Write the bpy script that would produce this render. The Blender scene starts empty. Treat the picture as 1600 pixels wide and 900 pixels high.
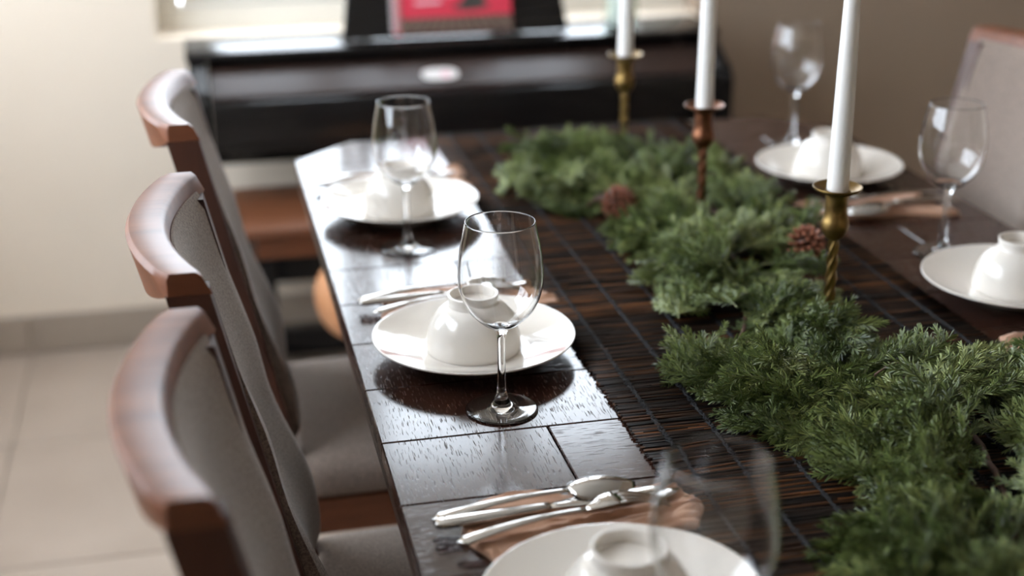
import bpy, bmesh, math, random
from mathutils import Vector, Matrix, Euler
random.seed(7)
scene = bpy.context.scene
COL = scene.collection
PI = math.pi

# ------------------------------------------------------------------ camera
cam_d = bpy.data.cameras.new('camera'); cam = bpy.data.objects.new('camera', cam_d); COL.objects.link(cam)
scene.camera = cam
cam_d.lens = 50; cam_d.sensor_width = 36; cam_d.clip_start = .05
_r = Vector((0.97558766, -0.21952741, -0.006036)); _u = Vector((0.0835344, 0.34553037, 0.93468217)); _f = Vector((0.20310274, 0.91236861, -0.35543326))
M3 = Matrix((_r, _u, -_f)).transposed()
cam.matrix_world = Matrix.Translation((0, 0, 1.4117)) @ M3.to_4x4()
cam_d.dof.use_dof = True; cam_d.dof.focus_distance = 1.47; cam_d.dof.aperture_fstop = 2.2

# ------------------------------------------------------------------ sky, light, exposure
world = bpy.data.worlds.new('world'); scene.world = world; world.use_nodes = True
bg = world.node_tree.nodes['Background']
bg.inputs['Color'].default_value = (0.83, 0.89, 1.0, 1); bg.inputs['Strength'].default_value = 9.0
def portal(name, loc, rot, sx, sy):
    l = bpy.data.lights.new(name, 'AREA'); l.shape = 'RECTANGLE'; l.size = sx; l.size_y = sy
    l.cycles.is_portal = True
    o = bpy.data.objects.new(name, l); COL.objects.link(o); o.location = loc; o.rotation_mode = 'QUATERNION'; o.rotation_quaternion = Vector(rot).to_track_quat('Z', 'Y')
portal('daylight_portal', (.59, 3.66, 1.434), (-PI/2, 0, 0), 1.36, 1.34)
portal('daylight_portal', (-1.16, 2.1, 1.70), (0, -PI/2, 0), 1.52, 2.5)
scene.view_settings.view_transform = 'Standard'; scene.view_settings.look = 'None'
scene.view_settings.exposure = 0.5; scene.view_settings.gamma = 1.0; scene.view_settings.use_curve_mapping = False
scene.cycles.use_denoising = True
scene.cycles.max_bounces = 14; scene.cycles.diffuse_bounces = 5; scene.cycles.transmission_bounces = 12; scene.cycles.transparent_max_bounces = 12

# ------------------------------------------------------------------ materials
def new_mat(name):
    m = bpy.data.materials.new(name); m.use_nodes = True
    nt = m.node_tree; b = nt.nodes['Principled BSDF']
    return m, nt, b
def N(nt, t, **kw):
    n = nt.nodes.new(t)
    for k, v in kw.items(): setattr(n, k, v)
    return n
def ramp(nt, stops, fac=None):
    n = nt.nodes.new('ShaderNodeValToRGB'); e = n.color_ramp.elements
    while len(e) < len(stops): e.new(.5)
    for i, (p, c) in enumerate(stops):
        e[i].position = p; e[i].color = (*c, 1) if len(c) == 3 else c
    if fac is not None: nt.links.new(fac, n.inputs['Fac'])
    return n
def mapped(nt, scale, rnd=False):
    tc = N(nt, 'ShaderNodeTexCoord'); mp = N(nt, 'ShaderNodeMapping'); mp.inputs['Scale'].default_value = scale
    nt.links.new(tc.outputs['Object'], mp.inputs['Vector'])
    if rnd:
        oi = N(nt, 'ShaderNodeObjectInfo'); vm = N(nt, 'ShaderNodeVectorMath', operation='SCALE')
        vm.inputs[0].default_value = (37, 53, 71); nt.links.new(oi.outputs['Random'], vm.inputs['Scale'])
        nt.links.new(vm.outputs[0], mp.inputs['Location'])
    return mp.outputs['Vector']
def simple(name, c1, c2=None, rough=.5, metal=0, scale=(8, 8, 8), bump=0, detail=4, coat=0, spec=.5, rnd=False, rough2=None, bscale=None, sheen=0):
    m, nt, b = new_mat(name)
    b.inputs['Roughness'].default_value = rough; b.inputs['Metallic'].default_value = metal
    b.inputs['Specular IOR Level'].default_value = spec
    if coat: b.inputs['Coat Weight'].default_value = coat; b.inputs['Coat Roughness'].default_value = .08
    if sheen: b.inputs['Sheen Weight'].default_value = sheen
    b.inputs['Base Color'].default_value = (*c1, 1)
    if c2 or bump or rough2:
        v = mapped(nt, scale, rnd); t = N(nt, 'ShaderNodeTexNoise'); t.inputs['Scale'].default_value = 1; t.inputs['Detail'].default_value = detail
        nt.links.new(v, t.inputs['Vector'])
        if c2:
            rp = ramp(nt, [(.3, c1), (.7, c2)], t.outputs['Fac']); nt.links.new(rp.outputs['Color'], b.inputs['Base Color'])
        if rough2:
            rr = ramp(nt, [(.3, (rough,)*3), (.7, (rough2,)*3)], t.outputs['Fac']); nt.links.new(rr.outputs['Color'], b.inputs['Roughness'])
        if bump:
            t2 = t
            if bscale:
                v2 = mapped(nt, bscale, rnd); t2 = N(nt, 'ShaderNodeTexNoise'); t2.inputs['Scale'].default_value = 1; nt.links.new(v2, t2.inputs['Vector'])
            bp = N(nt, 'ShaderNodeBump'); bp.inputs['Strength'].default_value = bump; bp.inputs['Distance'].default_value = .002
            nt.links.new(t2.outputs['Fac'], bp.inputs['Height']); nt.links.new(bp.outputs['Normal'], b.inputs['Normal'])
    return m

def table_wood(name, axis):
    m, nt, b = new_mat(name)
    lo, hi = 9, 130
    sc = (lo, hi, 30) if axis == 'x' else (hi, lo, 30)
    t = N(nt, 'ShaderNodeTexNoise'); t.inputs['Scale'].default_value = 1; t.inputs['Detail'].default_value = 5
    nt.links.new(mapped(nt, sc, True), t.inputs['Vector'])
    rp = ramp(nt, [(.25, (.016, .0055, .004)), (.75, (.042, .015, .0085))], t.outputs['Fac']); nt.links.new(rp.outputs['Color'], b.inputs['Base Color'])
    ps = (55, 900, 60) if axis == 'x' else (900, 55, 60)
    p = N(nt, 'ShaderNodeTexNoise'); p.inputs['Scale'].default_value = 1; p.inputs['Detail'].default_value = 1
    nt.links.new(mapped(nt, ps, True), p.inputs['Vector'])
    pore = ramp(nt, [(.31, (0, 0, 0)), (.39, (1, 1, 1))], p.outputs['Fac'])
    mixh = N(nt, 'ShaderNodeMath', operation='MULTIPLY_ADD'); mixh.inputs[1].default_value = .18
    nt.links.new(t.outputs['Fac'], mixh.inputs[0]); nt.links.new(pore.outputs['Color'], mixh.inputs[2])
    bp = N(nt, 'ShaderNodeBump'); bp.inputs['Strength'].default_value = .22; bp.inputs['Distance'].default_value = .0006
    nt.links.new(mixh.outputs[0], bp.inputs['Height']); nt.links.new(bp.outputs['Normal'], b.inputs['Normal'])
    rr = ramp(nt, [(0, (.5,)*3), (1, (.14,)*3)], pore.outputs['Color']); nt.links.new(rr.outputs['Color'], b.inputs['Roughness'])
    return m

def glass_mat(name, col=(1, 1, 1), rough=0):
    m, nt, b = new_mat(name)
    b.inputs['Base Color'].default_value = (*col, 1); b.inputs['Transmission Weight'].default_value = 1
    b.inputs['Roughness'].default_value = rough; b.inputs['IOR'].default_value = 1.5
    return m
def pane_mat():
    m = bpy.data.materials.new('window_glass'); m.use_nodes = True; nt = m.node_tree; nt.nodes.clear()
    o = N(nt, 'ShaderNodeOutputMaterial'); mx = N(nt, 'ShaderNodeMixShader'); tr = N(nt, 'ShaderNodeBsdfTransparent'); gl = N(nt, 'ShaderNodeBsdfGlossy')
    tr.inputs['Color'].default_value = (.97, .985, .98, 1); gl.inputs['Roughness'].default_value = .02; mx.inputs['Fac'].default_value = .06
    nt.links.new(tr.outputs[0], mx.inputs[1]); nt.links.new(gl.outputs[0], mx.inputs[2]); nt.links.new(mx.outputs[0], o.inputs['Surface'])
    return m
def reed_mat():
    m, nt, b = new_mat('runner_reed')
    g = N(nt, 'ShaderNodeNewGeometry')
    rp = ramp(nt, [(0, (.006, .005, .0045)), (.45, (.014, .008, .006)), (.72, (.040, .017, .008)), (1, (.17, .068, .022))], g.outputs['Random Per Island'])
    t = N(nt, 'ShaderNodeTexNoise'); t.inputs['Scale'].default_value = 1; nt.links.new(mapped(nt, (14, 60, 10)), t.inputs['Vector'])
    mx = N(nt, 'ShaderNodeMixRGB', blend_type='MULTIPLY'); mx.inputs['Fac'].default_value = .8
    r2 = ramp(nt, [(.35, (.25, .25, .25)), (.65, (1.2, 1.1, 1))], t.outputs['Fac'])
    nt.links.new(rp.outputs['Color'], mx.inputs[1]); nt.links.new(r2.outputs['Color'], mx.inputs[2]); nt.links.new(mx.outputs[0], b.inputs['Base Color'])
    b.inputs['Roughness'].default_value = .5; b.inputs['Specular IOR Level'].default_value = .3
    return m
def needle_mat():
    m, nt, b = new_mat('juniper_needle')
    oi = N(nt, 'ShaderNodeObjectInfo'); g = N(nt, 'ShaderNodeNewGeometry')
    a = ramp(nt, [(0, (.062, .092, .024)), (.5, (.135, .175, .052)), (1, (.235, .275, .105))], oi.outputs['Random'])
    c = ramp(nt, [(0, (.45, .5, .45)), (1, (1.45, 1.4, 1.3))], g.outputs['Random Per Island'])
    mx = N(nt, 'ShaderNodeMixRGB', blend_type='MULTIPLY'); mx.inputs['Fac'].default_value = 1
    nt.links.new(a.outputs['Color'], mx.inputs[1]); nt.links.new(c.outputs['Color'], mx.inputs[2]); nt.links.new(mx.outputs[0], b.inputs['Base Color'])
    b.inputs['Roughness'].default_value = .42; b.inputs['Specular IOR Level'].default_value = .45
    return m
def fabric(name, c1, c2):
    m, nt, b = new_mat(name)
    t = N(nt, 'ShaderNodeTexNoise'); t.inputs['Scale'].default_value = 1; t.inputs['Detail'].default_value = 3
    nt.links.new(mapped(nt, (420, 420, 420)), t.inputs['Vector'])
    rp = ramp(nt, [(.35, c1), (.65, c2)], t.outputs['Fac']); nt.links.new(rp.outputs['Color'], b.inputs['Base Color'])
    bp = N(nt, 'ShaderNodeBump'); bp.inputs['Strength'].default_value = .5; bp.inputs['Distance'].default_value = .001
    nt.links.new(t.outputs['Fac'], bp.inputs['Height']); nt.links.new(bp.outputs['Normal'], b.inputs['Normal'])
    b.inputs['Roughness'].default_value = .9; b.inputs['Specular IOR Level'].default_value = .2; b.inputs['Sheen Weight'].default_value = .25
    return m

MT = dict(
    wall=simple('cream_wall_paint', (.82, .72, .60), (.85, .75, .63), .85, scale=(3, 3, 3), spec=.2),
    taupe=simple('taupe_wall', (.33, .255, .19), (.35, .27, .205), .85, scale=(3, 3, 3), spec=.2),
    ceil=simple('ceiling_paint', (.56, .52, .47), (.59, .55, .50), .9, scale=(2, 2, 2), spec=.2),
    white=simple('white_frame_paint', (.72, .69, .62), (.76, .73, .66), .45, scale=(5, 5, 5)),
    tile=simple('beige_floor_tile', (.36, .29, .235), (.41, .335, .275), .28, scale=(5, 5, 5), rnd=True, rough2=.4),
    grout=simple('tile_grout', (.30, .25, .20), (.34, .28, .23), .9, scale=(40, 40, 40)),
    tx=table_wood('table_wood_cross', 'x'), ty=table_wood('table_wood_long', 'y'),
    tdark=simple('table_frame_wood', (.03, .012, .007), (.055, .022, .012), .35, scale=(60, 60, 6), bump=.2),
    reed=reed_mat(),
    thread=simple('black_thread', (.008, .008, .010), (.02, .02, .024), .85, scale=(500, 500, 500), bump=.6),
    needle=needle_mat(),
    twig=simple('twig_bark', (.06, .03, .02), (.12, .062, .042), .75, scale=(90, 90, 90), bump=.5),
    gtwig=simple('green_twig', (.10, .13, .045), (.16, .16, .07), .6, scale=(90, 90, 90)),
    porc=simple('white_porcelain', (.79, .745, .685), (.81, .765, .705), .07, scale=(6, 6, 6), coat=.3),
    glass=glass_mat('clear_glass', (1, 1, 1)),
    jar=glass_mat('green_tint_glass', (.90, .98, .93)),
    steel=simple('polished_steel', (.43, .41, .385), (.48, .46, .435), .06, 1, scale=(30, 30, 30), rough2=.12),
    napkin=simple('peach_linen', (.50, .285, .185), (.56, .33, .22), .9, scale=(900, 900, 900), bump=.4, sheen=.3, spec=.2),
    brass=simple('aged_brass', (.13, .082, .028), (.27, .175, .062), .3, 1, scale=(45, 45, 45), rough2=.5, bump=.15),
    copper=simple('aged_copper', (.11, .045, .025), (.22, .095, .05), .3, 1, scale=(45, 45, 45), rough2=.5, bump=.15),
    wax=simple('white_wax', (.84, .82, .80), (.86, .84, .82), .4, scale=(10, 10, 10)),
    cone=simple('cone_scale', (.17, .05, .022), (.30, .10, .05), .55, scale=(120, 120, 120), bump=.4),
    chair=simple('chair_walnut', (.115, .034, .014), (.20, .070, .031), .42, scale=(9, 40, 40), bump=.12),
    chaird=simple('chair_post_stain', (.035, .011, .006), (.075, .023, .011), .55, scale=(40, 40, 6), bump=.12),
    fab=fabric('taupe_upholstery', (.15, .112, .092), (.29, .228, .188)),
    black=simple('black_piano_lacquer', (.007, .0065, .0065), (.010, .009, .009), .22, scale=(4, 30, 30), spec=.32),
    pcover=simple('brown_black_key_cover', (.022, .014, .012), (.034, .019, .015), .22, scale=(3, 40, 40), spec=.25),
    bench=simple('brown_bench_wood', (.105, .036, .015), (.165, .06, .026), .4, scale=(5, 50, 50)),
    tan=simple('tan_stool_leather', (.42, .19, .085), (.50, .24, .115), .45, scale=(25, 25, 25), bump=.2),
    red=simple('red_cover_print', (.72, .040, .085), (.76, .055, .10), .35, scale=(3, 3, 3)),
    pink=simple('pale_pink_print', (.85, .50, .58), (.86, .54, .62), .4, scale=(9, 9, 9)),
    dgrey=simple('dark_grey_print', (.05, .05, .045), (.09, .085, .08), .4, scale=(60, 60, 60)),
    bprint=simple('brown_floor_print', (.10, .06, .05), (.15, .095, .08), .4, scale=(60, 60, 60)),
    lprint=simple('pale_line_print', (.42, .36, .25), (.46, .40, .30), .4, scale=(60, 60, 60)),
    wire=simple('white_wire', (.75, .70, .70), (.8, .75, .75), .35, scale=(9, 9, 9)),
    sticker=simple('white_sticker', (.75, .73, .72), (.8, .78, .76), .4, scale=(9, 9, 9)),
    pane=pane_mat(),
)

# ------------------------------------------------------------------ mesh helpers
class MB:
    def __init__(s): s.v = []; s.f = []; s.m = []
    def add(s, vs, fs, mi=0):
        o = len(s.v); s.v += [tuple(v) for v in vs]; s.f += [tuple(i+o for i in f) for f in fs]; s.m += [mi]*len(fs)
    def box(s, x0, x1, y0, y1, z0, z1, mi=0):
        s.add([(x0,y0,z0),(x1,y0,z0),(x1,y1,z0),(x0,y1,z0),(x0,y0,z1),(x1,y0,z1),(x1,y1,z1),(x0,y1,z1)],
              [(0,3,2,1),(4,5,6,7),(0,1,5,4),(1,2,6,5),(2,3,7,6),(3,0,4,7)], mi)
    def prism(s, poly, axis, a, b, mi=0):
        # poly of 2D points (counter-clockwise) extruded along axis
        def P(p, t): return {'x': (t, p[0], p[1]), 'y': (p[0], t, p[1]), 'z': (p[0], p[1], t)}[axis]
        n = len(poly)
        s.add([P(p, a) for p in poly]+[P(p, b) for p in poly],
              [tuple(range(n-1, -1, -1)), tuple(range(n, 2*n))]+[(i, (i+1) % n, n+(i+1) % n, n+i) for i in range(n)], mi)
    def lathe(s, prof, n=48, closed=False, mi=0, c=(0, 0, 0)):
        vs = []; fs = []; rings = []
        for (r, z) in prof:
            if r < 1e-6: rings.append([len(vs)]); vs.append((c[0], c[1], c[2]+z))
            else:
                rings.append(list(range(len(vs), len(vs)+n)))
                vs += [(c[0]+r*math.cos(2*PI*i/n), c[1]+r*math.sin(2*PI*i/n), c[2]+z) for i in range(n)]
        pairs = list(zip(rings, rings[1:])) + ([(rings[-1], rings[0])] if closed else [])
        for a, b in pairs:
            for i in range(n):
                j = (i+1) % n
                if len(a) == 1 and len(b) == 1: continue
                if len(a) == 1: fs.append((a[0], b[j], b[i]))
                elif len(b) == 1: fs.append((a[i], a[j], b[0]))
                else: fs.append((a[i], a[j], b[j], b[i]))
        s.add(vs, fs, mi)
    def tube(s, pts, rad, n=8, cap=True, mi=0):
        pts = [Vector(p) for p in pts]; k = len(pts)
        if not isinstance(rad, (list, tuple)): rad = [rad]*k
        vs = []; fs = []; up = None
        for i, p in enumerate(pts):
            t = (pts[min(i+1, k-1)]-pts[max(i-1, 0)]).normalized()
            if up is None: up = Vector((0, 0, 1)) if abs(t.z) < .9 else Vector((1, 0, 0))
            a = t.cross(up).normalized(); b = a.cross(t).normalized(); up = b
            vs += [p+rad[i]*(math.cos(2*PI*j/n)*a+math.sin(2*PI*j/n)*b) for j in range(n)]
        for i in range(k-1):
            for j in range(n): fs.append((i*n+j, i*n+(j+1) % n, (i+1)*n+(j+1) % n, (i+1)*n+j))
        if cap: fs += [tuple(range(n-1, -1, -1)), tuple(range((k-1)*n, k*n))]
        s.add(vs, fs, mi)
    def sweep(s, rows, n=10, mi=0, p=1.0):
        # rows: (x, y, z, half_width_y, half_thickness_z) along x; elliptic section
        vs = []; fs = []; k = len(rows)
        for (x, y, z, w, h) in rows:
            for j in range(n):
                a = 2*PI*j/n; ca, sa = math.cos(a), math.sin(a)
                vs.append((x, y+w*math.copysign(abs(ca)**p, ca), z+h*math.copysign(abs(sa)**p, sa)))
        for i in range(k-1):
            for j in range(n): fs.append((i*n+j, (i+1)*n+j, (i+1)*n+(j+1) % n, i*n+(j+1) % n))
        fs += [tuple(range(n)), tuple(range(k*n-1, (k-1)*n-1, -1))]
        s.add(vs, fs, mi)
    def sheet(s, g, th=None, mi=0):
        # g[i][j] grid of points (bottom grid th makes a closed slab)
        R, C = len(g), len(g[0]); vs = [p for r in g for p in r]
        fs = [(i*C+j, i*C+j+1, (i+1)*C+j+1, (i+1)*C+j) for i in range(R-1) for j in range(C-1)]
        if th is not None:
            o = len(vs); vs += [p for r in th for p in r]
            fs += [(o+i*C+j, o+(i+1)*C+j, o+(i+1)*C+j+1, o+i*C+j+1) for i in range(R-1) for j in range(C-1)]
            loop = [j for j in range(C)]+[i*C+C-1 for i in range(1, R)]+[(R-1)*C+j for j in range(C-2, -1, -1)]+[i*C for i in range(R-2, 0, -1)]
            fs += [(loop[k], o+loop[k], o+loop[(k+1) % len(loop)], loop[(k+1) % len(loop)]) for k in range(len(loop))]
        s.add(vs, fs, mi)
    def rbox(s, cx, cy, cz, sx, sy, sz, r, n=8, dome=0, mi=0):
        # rounded box with full sizes sx..sz, optional domed top
        h = (sx/2, sy/2, sz/2); r = min(r, *h)
        idx = {}; vs = []; fs = []
        def key(p):
            k = tuple(round(c, 5) for c in p)
            if k not in idx:
                q = [p[i]*h[i] for i in range(3)]; inn = [max(-(h[i]-r), min(h[i]-r, q[i])) for i in range(3)]
                d = Vector([q[i]-inn[i] for i in range(3)])
                if d.length > 1e-9: d = d.normalized()*r
                o = Vector(inn)+d
                if p[2] > 0: o.z += dome*(1-p[0]**2)*(1-p[1]**2)*p[2]
                idx[k] = len(vs); vs.append((cx+o.x, cy+o.y, cz+o.z))
            return idx[k]
        def st(t, a):   # finer steps close to the edges
            return math.sin(t*PI/2)
        for ax in range(3):
            for sg in (-1, 1):
                for i in range(n):
                    for j in range(n):
                        q = []
                        for (u, v) in ((i, j), (i+1, j), (i+1, j+1), (i, j+1)):
                            p = [0, 0, 0]; p[ax] = sg; p[(ax+1) % 3] = st(-1+2*u/n, 0); p[(ax+2) % 3] = st(-1+2*v/n, 0)
                            q.append(key(p))
                        fs.append(tuple(q if sg > 0 else q[::-1]))
        s.add(vs, fs, mi)
    def mesh(s, name, mats, smooth=False, angle=None, bevel=0, seg=2):
        me = bpy.data.meshes.new(name); me.from_pydata(s.v, [], s.f); me.update()
        for m in (mats if isinstance(mats, (list, tuple)) else [mats]): me.materials.append(m)
        me.polygons.foreach_set('material_index', s.m)
        bm = bmesh.new(); bm.from_mesh(me)
        if not hasattr(s, 'keep'): bmesh.ops.recalc_face_normals(bm, faces=bm.faces)
        if bevel: bmesh.ops.bevel(bm, geom=list(bm.edges), offset=bevel, segments=seg, affect='EDGES', profile=.5, clamp_overlap=True)
        if angle is not None:
            for e in bm.edges:
                if len(e.link_faces) == 2 and e.calc_face_angle(0) > angle: e.smooth = False
            smooth = True
        if smooth:
            for f in bm.faces: f.smooth = True
        bm.to_mesh(me); bm.free(); me.update()
        return me
    def build(s, name, mats, parent=None, **kw):
        o = bpy.data.objects.new(name, s.mesh(name, mats, **kw)); COL.objects.link(o)
        if parent: o.parent = parent
        return o
def place(name, me, parent=None, loc=(0, 0, 0), rz=0):
    o = bpy.data.objects.new(name, me); COL.objects.link(o); o.location = loc; o.rotation_euler = (0, 0, rz)
    if parent: o.parent = parent
    return o
def tag(o, label, cat, group=None):
    o['label'] = label; o['category'] = cat
    if group: o['group'] = group
    return o
def empty(name, loc=(0, 0, 0), rz=0):
    o = bpy.data.objects.new(name, None); COL.objects.link(o); o.location = loc; o.rotation_euler = (0, 0, rz); o.empty_display_size = .05
    return o
def thing(name, label, cat, loc=(0, 0, 0), rz=0, group=None): return tag(empty(name, loc, rz), label, cat, group)
def struct(o): o['kind'] = 'structure'; return o
def copy_tree(o, parent=None):
    c = o.copy(); COL.objects.link(c); c.parent = parent
    for ch in o.children: copy_tree(ch, c)
    return c
def B(name, mat, parent, *boxes, bevel=.003, **kw):
    m = MB()
    for b in boxes: m.box(*b)
    return m.build(name, mat, parent, bevel=bevel, angle=.6, **kw)

# ------------------------------------------------------------------ the room
YW, XL, XR, YR, ZC = 3.47, -1.0, 2.6, -2.1, 2.7
WX0, WX1, WZ0, WZ1 = -.087, 1.268, .768, 2.10           # window above the piano
def plain(name, mat, boxes):
    m = MB()
    for b in boxes: m.box(*b)
    return struct(m.build(name, mat))
plain('wall_back', MT['wall'], [(XL-.15, WX0, YW, YW+.16, 0, ZC), (WX0, WX1, YW, YW+.16, 0, WZ0), (WX0, WX1, YW, YW+.16, WZ1, ZC)])
plain('wall_back_right', MT['taupe'], [(WX1, XR+.15, YW, YW+.16, 0, ZC)])  # back wall continues right of the window in a darker taupe
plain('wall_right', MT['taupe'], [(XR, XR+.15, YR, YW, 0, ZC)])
LY0, LY1, LZ0, LZ1 = .85, 3.36, .95, 2.45
plain('wall_left', MT['wall'], [(XL-.15, XL, YR, LY0, 0, ZC), (XL-.15, XL, LY1, YW, 0, ZC), (XL-.15, XL, LY0, LY1, 0, LZ0), (XL-.15, XL, LY0, LY1, LZ1, ZC)])
plain('wall_rear', MT['wall'], [(XL-.15, XR+.15, YR-.15, YR, 0, ZC)])
plain('ceiling', MT['ceil'], [(XL-.15, XR+.15, YR-.15, YW+.16, ZC, ZC+.1)])
fl = plain('floor', MT['grout'], [(XL-.15, XR+.15, YR-.15, YW+.16, -.08, -.004)])
TP = .52
tm = MB(); tm.box(-TP/2+.002, TP/2-.002, -TP/2+.002, TP/2-.002, -.012, 0); tme = tm.mesh('floor_tile', MT['tile'], bevel=.0015, seg=1)
y = YW-.012-TP/2
while y > YR+.2:
    x = -.46+TP/2-3*TP
    while x < XR-.1:
        if x > XL+.1: place('tile', tme, fl, (x, y, 0))
        x += TP
    y -= TP
bb = struct(empty('baseboard_back'))
x = -.46-3*TP
bbm = MB(); bbm.box(.001, TP-.001, YW-.011, YW, 0, .098); bbme = bbm.mesh('skirting_tile', simple('baseboard_tile', (.36, .30, .245), (.40, .335, .275), .35, scale=(6, 6, 6)), bevel=.002, seg=1)
while x < XR-TP:
    if x > XL: place('skirting_tile', bbme, bb, (x, 0, 0))
    x += TP

def window(name, w, h, cols, loc, rz):
    # local: opening spans x 0..w, z 0..h, frame centred on y 0
    o = struct(empty(name, loc, rz))
    fr = MB(); t = .058
    for b in ((0, w, -.03, .03, 0, t), (0, w, -.03, .03, h-t, h), (0, t, -.03, .03, t, h-t), (w-t, w, -.03, .03, t, h-t)): fr.box(*b)
    fr.build('frame', MT['white'], o, bevel=.003)
    cw = (w-2*t)/cols
    for i in range(cols):
        x0 = t+i*cw+.004; x1 = t+(i+1)*cw-.004; s = .04
        m = MB()
        for b in ((x0, x1, -.02, .02, t+.003, t+s), (x0, x1, -.02, .02, h-t-s, h-t-.003), (x0, x0+s, -.02, .02, t+s, h-t-s), (x1-s, x1, -.02, .02, t+s, h-t-s)): m.box(*b)
        sa = m.build('sash', MT['white'], o, bevel=.003)
        p = MB(); p.box(x0+s, x1-s, -.003, .003, t+s, h-t-s); p.build('pane', MT['pane'], sa)
        hd = MB(); hd.box(x1-s+.01, x1-.012, -.045, -.02, h*.45, h*.45+.11); hd.build('handle', MT['steel'], sa, bevel=.003)
    return o
window('window_1', WX1-WX0, WZ1-WZ0, 3, (WX0, YW+.13, WZ0), 0)
window('window_2', LY1-LY0, LZ1-LZ0, 4, (XL-.1, LY0, LZ0), PI/2)

# ------------------------------------------------------------------ dining table
ZT = .75; TX0, TX1, TY0, TY1 = .151, 1.145, .25, 2.487
table = thing('dining_table', 'long dark brown plank dining table with clipped corners, set for a meal', 'table', (.648, 1.37, 0))
def tl(o):   # keep world coordinates in the mesh while parented to the table's empty
    o.matrix_parent_inverse = Matrix.Translation((-.648, -1.37, 0)); return o
rows = [1.295+.131*k for k in range(-8, 10)]
edges = [TY0]+[r for r in rows if TY0+.03 < r < TY1-.03]+[TY1]
def clip_poly(x0, x1, y0, y1):
    ch = .105
    P = [(x0, y0), (x1, y0), (x1, y1), (x0, y1)]
    for (a, b, c) in ((1, 1, TX1+TY1-ch), (-1, 1, -TX0+TY1-ch), (1, -1, TX1-TY0-ch), (-1, -1, -TX0-TY0-ch)):
        Q = []
        for i in range(len(P)):
            p, q = P[i], P[(i+1) % len(P)]; dp = a*p[0]+b*p[1]-c; dq = a*q[0]+b*q[1]-c
            if dp <= 0: Q.append(p)
            if dp*dq < 0: t = dp/(dp-dq); Q.append((p[0]+t*(q[0]-p[0]), p[1]+t*(q[1]-p[1])))
        P = Q
        if not P: return P
    return P
for i, (a, b) in enumerate(zip(edges, edges[1:])):
    k = round((a-1.164)/.131)
    if k % 2 == 0: xs = [TX0, .325, .655, .985, TX1]
    else: xs = [TX0, .49, .82, TX1]
    for j in range(len(xs)-1):
        P = clip_poly(xs[j]+.0007*(j > 0), xs[j+1]-.0007*(j < len(xs)-2), a+.0007, b-.0007)
        if len(P) < 3: continue
        m = MB(); m.prism(P, 'z', ZT-.022, ZT)
        long_ = (k % 2 == 0 and j in (0, 3)) or (k % 2 and j in (0, 2) and k in (1, 5, 7, 3))
        tl(m.build('plank', MT['ty'] if long_ else MT['tx'], table, bevel=.0012, seg=1))
m = MB(); m.prism(clip_poly(TX0+.001, TX1-.001, TY0+.001, TY1-.001), 'z', ZT-.04, ZT-.0225); tl(m.build('underlay', MT['tdark'], table, bevel=.002))
for (x0, x1, y0, y1) in ((.30, 1.0, .40, .425), (.30, 1.0, 2.31, 2.335), (.30, .325, .425, 2.31), (.975, 1.0, .425, 2.31)):
    m = MB(); m.box(x0, x1, y0, y1, .645, ZT-.04); tl(m.build('apron', MT['tdark'], table, bevel=.002))
for lx in (.365, .935):
    for ly in (.465, 2.27):
        m = MB(); m.prism([(lx-.04, ly-.04), (lx+.04, ly-.04), (lx+.04, ly+.04), (lx-.04, ly+.04)], 'z', 0, ZT-.04); tl(m.build('leg', MT['tdark'], table, bevel=.006))

# ------------------------------------------------------------------ runner
RXA, RXB = .405, .889
runner = thing('table_runner', 'dark brown woven reed table runner down the middle of the table', 'table runner', (.647, 1.37, ZT))
def rl(o): o.matrix_parent_inverse = Matrix.Translation((-.647, -1.37, -ZT)); return o
m = MB(); y = TY0+.01
rr = random.Random(3)
while y < TY1-.003:
    for layer in range(2):
        xa = RXA+rr.uniform(-.002, .0025); xb = RXB+rr.uniform(-.0025, .002)
        rad = rr.uniform(.0008, .0021); z0 = ZT+.0018+layer*.0014+rr.uniform(-.0003, .0006); ph = rr.uniform(0, 6.3); sl = rr.uniform(-.0025, .0025)
        pts = []
        for i in range(13):
            t = i/12; pts.append((xa+(xb-xa)*t, y+sl*(t-.5)*2+.0011*math.sin(ph+t*rr.uniform(7, 13)), z0+.0006*math.sin(ph*2+t*17)))
        m.tube(pts, [rad*rr.uniform(.75, 1.1) for _ in pts], 4, cap=True)
        y += rr.uniform(.0005, .0021)
ro = rl(m.build('woven_reeds', MT['reed'], runner, smooth=True)); ro['kind'] = 'stuff'; ro['label'] = 'dark brown straw reeds laid side by side'
for k in range(9):
    xc = RXA+.030+k*.053
    m = MB(); pts = []; y = TY0+.008
    i = 0
    while y < TY1-.004:
        pts.append((xc+.0022*(1 if i % 2 else -1)+rr.uniform(-.0012, .0012), y, ZT+.0050+rr.uniform(-.0006, .0006))); y += .0045; i += 1
    m.tube(pts, .0011, 4); m.tube([(2*xc-p[0]+rr.uniform(-.001, .001), p[1], p[2]-.0004) for p in pts], .0012, 4); m.tube([(xc+rr.uniform(-.0018, .0018), p[1]+.002, p[2]-.0007) for p in pts], .0014, 4)
    rl(m.build('binding_thread', MT['thread'], runner, smooth=True))

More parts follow.
